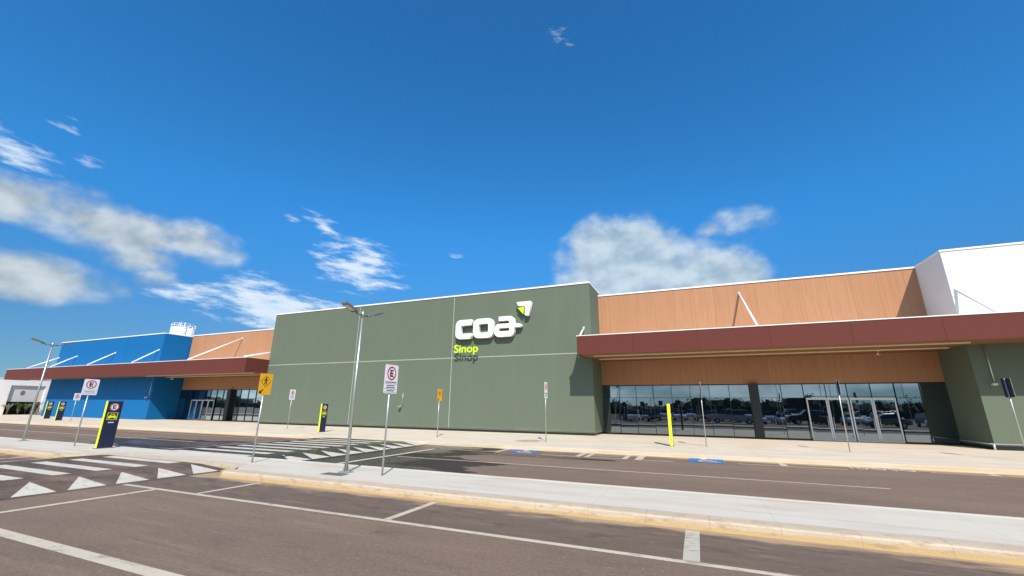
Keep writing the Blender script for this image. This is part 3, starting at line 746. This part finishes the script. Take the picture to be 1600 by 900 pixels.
# yellow crossing sign
def ped_sign(x, y, label, w_=.46):
    o = sign_root(x, y, label, 2.7, 'yellow pedestrian crossing signs')
    post(o, 2.3); 
    plate(o, w_, 2.05, 2.72, 'sign_yellow', .015)
    yy = -.0285; cz = 2.47
    b = MB(); a, c_ = .185, .170
    for (p, q) in (((0, a), (a, 0)), ((a, 0), (0, -a)), ((0, -a), (-a, 0)), ((-a, 0), (0, a))):
        b.prism([(p[0], yy-.003, cz+p[1]), (q[0], yy-.003, cz+q[1]), (q[0]*c_/a, yy-.003, cz+q[1]*c_/a), (p[0]*c_/a, yy-.003, cz+p[1]*c_/a)], (0, .002, 0))
    b.build('diamond_outline', 'ink', o)
    b = MB(); b.disc((.0, cz+.105), .023, yy-.003, yy-.001, 16)
    def st(x0, z0, x1, z1, w0, w1=None):
        w1 = w1 or w0; d = Vector((x1-x0, z1-z0)).normalized(); n = Vector((-d.y, d.x))
        b.prism([(x0+n.x*w0/2, yy-.003, cz+z0+n.y*w0/2), (x1+n.x*w1/2, yy-.003, cz+z1+n.y*w1/2), (x1-n.x*w1/2, yy-.003, cz+z1-n.y*w1/2), (x0-n.x*w0/2, yy-.003, cz+z0-n.y*w0/2)], (0, .002, 0))
    st(0, .078, 0, -.01, .052, .04); st(-.005, -.005, -.055, -.10, .03, .022); st(.005, -.005, .045, -.10, .03, .022)
    st(-.015, .07, -.075, .01, .02, .016); st(.015, .07, .07, .015, .02, .016)
    b.build('walking_figure', 'ink', o)
    b = MB(); cz = 2.13
    b.prism([(-.185, yy-.003, 2.085), (-.185, yy-.003, 2.19), (-.08, yy-.003, 2.085)], (0, .002, 0))
    st(-.15, -.01, -.055, .085, .036)
    b.build('arrow', 'ink', o)
    return o
ped_sign(-12.95, 9.82, 'yellow pedestrian crossing sign with walking figure and arrow, on the median by the striped crossing')
ped_sign(-14.13, 22.2, 'yellow pedestrian crossing sign seen nearly edge on, close to the green wall')
def far_e(x, y, label, slash=True, w_=.5, z0=2.1, z1=2.85, h_=2.6):
    o = sign_root(x, y, label, h_, 'white parking signs near the facade')
    post(o, h_, .022); plate(o, w_, z0, z1, 'sign_white', .04)
    e_emblem(o, z1-.24, .165, slash); small_lines(o, [(z0+.26, .36), (z0+.19, .30), (z0+.12, .34)], 0, .4, .028)
    rule(o, z0+.31, .42)
    return o
far_e(-28.34, 23.9, 'white parking sign on the sidewalk before the left part of green wall')
far_e(-55.0, 22.2, 'white parking sign on the sidewalk before the blue wall', True, .5, 1.95, 2.6, 2.3)
far_e(-7.48, 22.3, 'white parking sign seen edge on before the right part of green wall', True, .5, 2.2, 3.06, 2.9)
far_e(.24, 23.4, 'thin grey post with its sign plate edge on, right of the yellow totem', True, .5, 2.2, 3.0, 3.03)
far_e(5.94, 23.7, 'grey post with dark backed plate in front of the right glass doors', True, .5, 2.42, 3.06, 3.06)
far_e(11.05, 22.7, 'grey post with black backed plate before the right green wall', True, .58, 2.28, 3.0, 3.0)

# totems
def totem(x, y, label, h_=1.82, w_=.52, t_=.10, z=.15):
    o = tag(empty('parking_totem', (x, y, z), math.pi/2), label, 'totem', 'dark parking totems with a lime edge')
    # local -Y is the printed face, local -X the lime edge towards the lot
    b = MB(); b.box(-w_/2+.02, w_/2-.02, -t_/2, t_/2, .02, h_-.01, .006); b.build('body', 'navy', o)
    b = MB(); b.box(-w_/2-.010, -w_/2+.012, -t_/2-.008, t_/2+.004, .0, h_, .004); b.build('edge_panel', 'lime', o); b = MB(); b.box(w_/2-.019, w_/2+.002, -t_/2-.002, t_/2+.002, .0, h_, .004); b.build('edge_panel', 'navy', o)
    b = MB(); b.box(-w_/2-.05, w_/2+.05, -t_/2-.04, t_/2+.04, -.005, .019); b.build('base_plate', 'grey_steel', o)
    fy = -t_/2
    b = MB(); b.disc((.0, h_-.24),   .150, fy-.004, fy-.001, 32); b.build('emblem_disc', 'sign_white', o)
    b = MB(); b.ring((.0, h_-.24), .118, .146, fy-.008, fy-.005, 32); b.build('red_ring', 'red', o)
    text('emblem_letter', 'E', 1, 'ink', o, (.0, fy-.006, h_-.24), .003, (.115, .15), .03)
    b = MB(); zc = h_-.60
    for (x0, x1, z0, z1) in ((-.17, .17, zc+.125, zc+.14), (-.17, .17, zc-.14, zc-.125), (-.17, -.155, zc-.124, zc+.124), (.155, .17, zc-.124, zc+.124)): b.box(x0, x1, fy-.004, fy-.001, z0, z1)
    b.prism([(-.13, fy-.004, zc-.06), (.13, fy-.004, zc-.06), (.13, fy-.004, zc+.01), (.085, fy-.004, zc+.025), (.055, fy-.004, zc+.085), (-.055, fy-.004, zc+.085), (-.085, fy-.004, zc+.025), (-.13, fy-.004, zc+.01)], (0, .003, 0))
    b.box(-.12, -.07, fy-.004, fy-.001, zc-.09, zc-.061); b.box(.07, .12, fy-.004, fy-.001, zc-.09, zc-.061)
    b.build('car_symbol', 'lime', o)
    b = MB(); b.prism([(-.062, fy-.006, zc+.022), (.062, fy-.006, zc+.022), (.042, fy-.006, zc+.065), (-.042, fy-.006, zc+.065)], (0, .0015, 0)); b.build('symbol_windscreen', 'navy', o)
    b = MB(); rnd = random.Random(5); x_ = -.09
    while x_ < .09:
        l = rnd.uniform(.012, .026); b.box(x_, x_+l, fy-.004, fy-.001, h_-.86, h_-.82); x_ += l+.008
    b.build('small_lettering', 'sign_white', o)
    return o
totem(-22.0, 10.12, 'largest dark parking totem, standing on the median by the near striped crossing')
totem(-23.3, 22.35, 'dark parking totem in front of the green wall')
totem(-58.6, 22.7, 'dark parking totem before the blue wall, right one of the close pair')
totem(-65.6, 24.4, 'dark parking totem before the blue wall, left one of the close pair')
totem(-1.29, 22.95, 'bright lime parking totem seen edge on before the right glass front', 1.97, .52, .13)

# ------------------------------------------------------------------ water tank on the roof behind
o = tag(empty('water_tank', (-77.9, 42.5, 0)), 'round white water tank with a railing behind the blue block', 'tank')
RT = 1.65
MB().tube((0, 0, .1), (0, 0, 14.0), RT, RT, 40).build('tank_shell', 'tank', o)
b = MB()
for k in range(14):
    a = 2*math.pi*k/14; b.tube((RT*math.cos(a), RT*math.sin(a), 13.9), (RT*math.cos(a), RT*math.sin(a), 14.6), .035, n=5)
for zz in (14.3, 14.6):
    pts = [(RT*math.cos(2*math.pi*k/36), RT*math.sin(2*math.pi*k/36), zz) for k in range(37)]; b.path(pts, .035, 5)
b.build('railing', 'white_metal', o)
b = MB()
for s_ in (-.3, .3): b.tube((RT+.25, -1.2+s_, 5), (RT+.25, -1.2+s_, 14.7), .04, n=6)
for k in range(24): b.tube((RT+.25, -1.5, 5.3+k*.4), (RT+.25, -.9, 5.3+k*.4), .03, n=5)
b.build('ladder', 'white_metal', o)

# ------------------------------------------------------------------ white side wing at far left
wx0 = -88.0
o = tag(empty('side_building', (wx0, 28, 0)), 'low white side building with a recessed grey panel at the far left', 'building')
def WP(b, name, mm, lab=None):
    q = b.build(name, mm, o); q.location = (-wx0, -28, 0)
    if lab: q['label'] = lab
    return q
b = MB(); b.box(wx0-12, wx0, 12, 28.2, 2.3, 5.0); b.box(wx0-12, wx0, 28.201, 31.75, 4.12, 5.0); b.box(wx0-12, wx0, 31.751, 48, .12, 5.0); b.box(wx0-12, wx0, 26.9, 28.2, .12, 2.297)
WP(b, 'wall', 'plain_white'); WP(MB().box(wx0-12.05, wx0+.05, 11.95, 48.05, 5.003, 5.1), 'coping', 'white_metal')
WP(MB().box(wx0-.5, wx0-.25, 28.205, 31.745, 1.9, 4.117), 'grey_panel', 'pale_grey', 'recessed light grey panel')
WP(MB().box(wx0-3.2, wx0-3.0, 28.205, 31.745, .12, 1.897), 'dark_opening', 'black_frame')
WP(MB().box(wx0-.6, wx0-.4, 12, 26.895, .12, 2.297), 'shutter', 'navy')
WP(MB().disc((0, 3.1), .35, 0, .02, 20, .25), 'mark', 'grey_ink').matrix_local = Matrix.Translation((.0-.24, 29.6-28, 0)) @ Matrix.Rotation(math.pi/2, 4, 'Z')
def palm(x, y, label, h_=1.3, n=13, seed=0):
    rn = random.Random(seed); r_ = tag(empty('potted_palm', (x, y, .15)), label, 'plant', 'low palms before the white side building')
    b = MB()
    for k in range(4): b.tube((rn.uniform(-.1, .1), rn.uniform(-.1, .1), 0), (rn.uniform(-.2, .2), rn.uniform(-.2, .2), h_*.55), .03, .02, 6)
    b.build('stem', 'bark', r_)
    b = MB()
    for k in range(n):
        a = rn.uniform(0, 6.28); L = rn.uniform(.6, 1.0)*h_*.8; z0 = h_*rn.uniform(.35, .6); pts = []
        for i in range(6):
            t_ = i/5; pts.append(Vector((math.cos(a)*L*t_, math.sin(a)*L*t_, z0+h_*.6*math.sin(t_*2.2)-.1*t_)))
        side = Vector((-math.sin(a), math.cos(a), 0))
        for i in range(5):
            w0 = .09*math.sin(math.pi*(i/5)*.9+.3); w1 = .09*math.sin(math.pi*((i+1)/5)*.9+.3)
            b.poly([pts[i]-side*w0, pts[i+1]-side*w1, pts[i+1]+side*w1, pts[i]+side*w0])
    b.build('fronds', 'frond' if seed % 2 else 'leaf', r_)
for k, (yy, lab) in enumerate(((28.6, 'leftmost low palm before the white side building'), (29.5, 'second low palm from the left before the white side building'), (30.4, 'third low palm from the left before the white side building'), (31.2, 'low palm nearest the blue block before the white side building'))):
    palm(wx0-.1+.4*(k % 2), yy, lab, 1.35+.15*(k % 2), 18, k+1)

# ------------------------------------------------------------------ the car park behind the viewer, mirrored in the glass
def car_paint(n, c): return mat(n, c, .25, .0, var=.04)
CP = dict(white=car_paint('white_car_paint', (.75, .75, .74)), silver=car_paint('silver_car_paint', (.42, .43, .44)), black=car_paint('black_car_paint', (.015, .015, .018)), grey=car_paint('grey_car_paint', (.13, .14, .15)), blue=car_paint('blue_car_paint', (.03, .07, .2)), red=car_paint('red_car_paint', (.22, .02, .02)))
def car(x, y, rz, kind, colr, label):
    o = tag(empty('parked_car', (x, y, 0), rz), label, 'car', 'cars parked in the lot behind')
    if kind == 'pickup':
        L, Wd = 5.2, 1.85; low = [(-2.6, .45), (-2.6, 1.08), (-.45, 1.10), (-.40, 1.15), (1.15, 1.15), (2.35, 1.02), (2.6, .85), (2.6, .42)]
        cab = [(-.45, 1.12), (-.35, 1.72), (.55, 1.76), (1.25, 1.14)]
    elif kind == 'hatch':
        L, Wd = 4.0, 1.72; low = [(-2, .38), (-2, .92), (-1.8, 1.0), (1.0, .98), (1.85, .80), (2, .62), (2, .32)]
        cab = [(-1.85, .98), (-1.5, 1.46), (.2, 1.50), (1.05, .96)]
    elif kind == 'suv':
        L, Wd = 4.5, 1.85; low = [(-2.2, .45), (-2.2, 1.08), (-2.1, 1.12), (1.0, 1.10), (2.05, .98), (2.25, .8), (2.25, .4)]
        cab = [(-2.1, 1.1), (-1.85, 1.68), (.35, 1.72), (1.15, 1.08)]
    else:
        L, Wd = 4.5, 1.76; low = [(-2.2, .40), (-2.22, .95), (-1.4, 1.0), (1.0, .96), (2.0, .80), (2.25, .62), (2.25, .34)]
        cab = [(-1.55, .97), (-.85, 1.43), (.3, 1.46), (1.15, .94)]
    b = MB(); b.prism([(p, -Wd/2, q) for p, q in low], (0, Wd, 0)); bmesh.ops.bevel(b.bm, geom=list(b.bm.edges), offset=.06, segments=2, affect='EDGES'); b.build('body', CP[colr], o)
    b = MB(); n = len(cab); A = [b.bm.verts.new((p, -Wd/2+.06+(q-cab[0][1])*.22, q)) for p, q in cab]; B = [b.bm.verts.new((p, Wd/2-.06-(q-cab[0][1])*.22, q)) for p, q in cab]
    b.bm.faces.new(A); b.bm.faces.new(B[::-1])
    for i in range(n): b.bm.faces.new([A[i], B[i], B[(i+1) % n], A[(i+1) % n]])
    b.build('windows', 'car_glass', o)
    zt = cab[1][1]; b = MB(); b.box(cab[1][0]+.02, cab[2][0]-.02, -Wd/2+.20, Wd/2-.20, zt-.01, zt+.05, .02); b.build('roof', CP[colr], o)
    for wx in (-L*.31, L*.31):
        for s_ in (-1, 1):
            wy = s_*(Wd/2-.08); b = MB(); b.tube((wx, wy-.1, .33), (wx, wy+.1, .33), .33, n=20); wl = b.build('wheel', 'tyre', o)
            b = MB(); b.tube((wx, wy+s_*.095, .33), (wx, wy+s_*.108, .33), .2, n=14); b.build('rim', 'alu', wl)
    for s_ in (-1, 1):
        MB().box(L/2-.14, L/2+.012, s_*.62-.16, s_*.62+.16, .62, .74).build('headlight', 'lens', o)
        MB().box(-L/2-.01, -L/2+.1, s_*.68-.1, s_*.68+.1, .72, .86).build('taillight', 'red', o)
    return o
H = math.pi
cars = [(4.2, -1.9, 0, 'pickup', 'silver', 'silver pickup parked in the front row'), (13.0, -1.7, H, 'pickup', 'black', 'black pickup parked in the front row before the doors'), (20.2, -1.6, H, 'sedan', 'grey', 'grey sedan parked in the front row at right'),
        (26.5, -2.0, H, 'suv', 'white', 'white sport utility car at the right end of the front row')]
rows = [(-10.5, [(-28, 'hatch', 'white'), (-24.5, 'sedan', 'silver'), (-21, 'suv', 'black'), (-17.5, 'suv', 'white'), (-14.5, 'sedan', 'grey'), (-9.5, 'suv', 'white'), (-6.6, 'sedan', 'black'), (-2.6, 'hatch', 'white'), (1.2, 'sedan', 'red'), (4.4, 'suv', 'blue'), (8.2, 'sedan', 'white'), (11.6, 'hatch', 'white'), (15.4, 'suv', 'silver'), (19.2, 'hatch', 'white'), (23.5, 'sedan', 'silver'), (28, 'suv', 'grey')]),
        (-16.5, [(-26, 'sedan', 'white'), (-22, 'suv', 'silver'), (-18.5, 'hatch', 'white'), (-15.5, 'pickup', 'white'), (-11.5, 'suv', 'black'), (-8, 'hatch', 'silver'), (-5, 'suv', 'white'), (-1, 'suv', 'white'), (2.8, 'sedan', 'silver'), (6.3, 'suv', 'white'), (9.8, 'pickup', 'silver'), (13.4, 'suv', 'white'), (17.2, 'sedan', 'black'), (21.3, 'suv', 'white'), (25.6, 'suv', 'white'), (30, 'sedan', 'silver')]),
        (-22.5, [(-20, 'sedan', 'white'), (-12, 'suv', 'white'), (-4, 'suv', 'silver'), (6, 'suv', 'white'), (13, 'suv', 'white'), (17.5, 'pickup', 'white'), (26, 'suv', 'silver'), (34, 'sedan', 'white')])]
for x, y, rz, k, c_, lab in cars: car(x, y, rz, k, c_, lab)
order = 'first second third fourth fifth sixth seventh eighth ninth tenth eleventh twelfth thirteenth fourteenth fifteenth sixteenth'.split()
kn = dict(hatch='hatchback', sedan='sedan', suv='sport utility car', pickup='pickup')
for r_i, (yy, lst) in enumerate(rows):
    for i, (xx, k, c_) in enumerate(lst):
        car(xx+random.uniform(-.2, .2), yy+random.uniform(-.3, .3), math.pi/2+random.uniform(-.03, .03), k, c_, '%s %s, %s from the left in the %s row of the lot' % (c_, kn[k], order[i], ('second', 'third', 'rearmost')[r_i]))
# plates on posts along the lot
for i, xx in enumerate((-10.4, -7.5, -5.0, -2.5, .35, 2.7, 5.1)):
    o = tag(empty('lot_sign', (xx, -5.0, 0)), 'dark square sign on a post in the lot, %s from the left' % order[i], 'sign', 'dark square signs in the lot')
    MB().tube((0, 0, 0), (0, 0, 2.35), .03, n=8).build('post', 'galv', o)
    MB().box(-.27, .27, .03, .05, 2.3, 2.95).build('sign_plate', 'dark_back', o)
for i, (xx, yy, hh) in enumerate(((-12.8, -16, 7.5), (-8, -24, 8.5), (9, -20, 8), (13.2, -27, 9), (16.5, -13, 8), (22, -30, 9), (30, -22, 8), (-24, -22, 8))):
    street_lamp(xx, yy, hh, 'tall double headed lamp post in the lot behind, %s placed' % order[i], group='lamp posts of the lot behind').location.z = 0
# far tree line
b = MB(); rn = random.Random(11)
def crown(x): return 4.6+1.0*math.sin(x*.07)+.7*math.sin(x*.23+1)+.5*math.sin(x*.71)+.35*math.sin(x*1.9)
prev = None
for k in range(460):
    x = -260+k; h_ = crown(x)*.86+rn.uniform(-.3, .3)
    cur = [b.bm.verts.new((x, yy, zz)) for yy, zz in ((-86, 0), (-87, h_*.6), (-89, h_), (-95, h_*.9), (-97, 0))]
    if prev:
        for i in range(4): b.bm.faces.new([prev[i], cur[i], cur[i+1], prev[i+1]])
    prev = cur
for k in range(16000):
    x = rn.uniform(-200, 160); h_ = crown(x); z = rn.uniform(.2, .98)*h_; y = -85.5-rn.uniform(0, 4)-z*.3; s_ = rn.uniform(.15, .5)
    a = Vector((rn.uniform(-1, 1), rn.uniform(-1, 1), rn.uniform(-1, 1)))*s_; c_ = Vector((rn.uniform(-1, 1), rn.uniform(-1, 1), rn.uniform(-1, 1)))*s_
    p = Vector((x, y, z)); b.poly([p, p+a, p+a+c_, p+c_])
tag(b.build('far_woodland', 'dark_leaf'), 'dark wooded skyline far beyond the lot', 'woodland', kind='stuff')
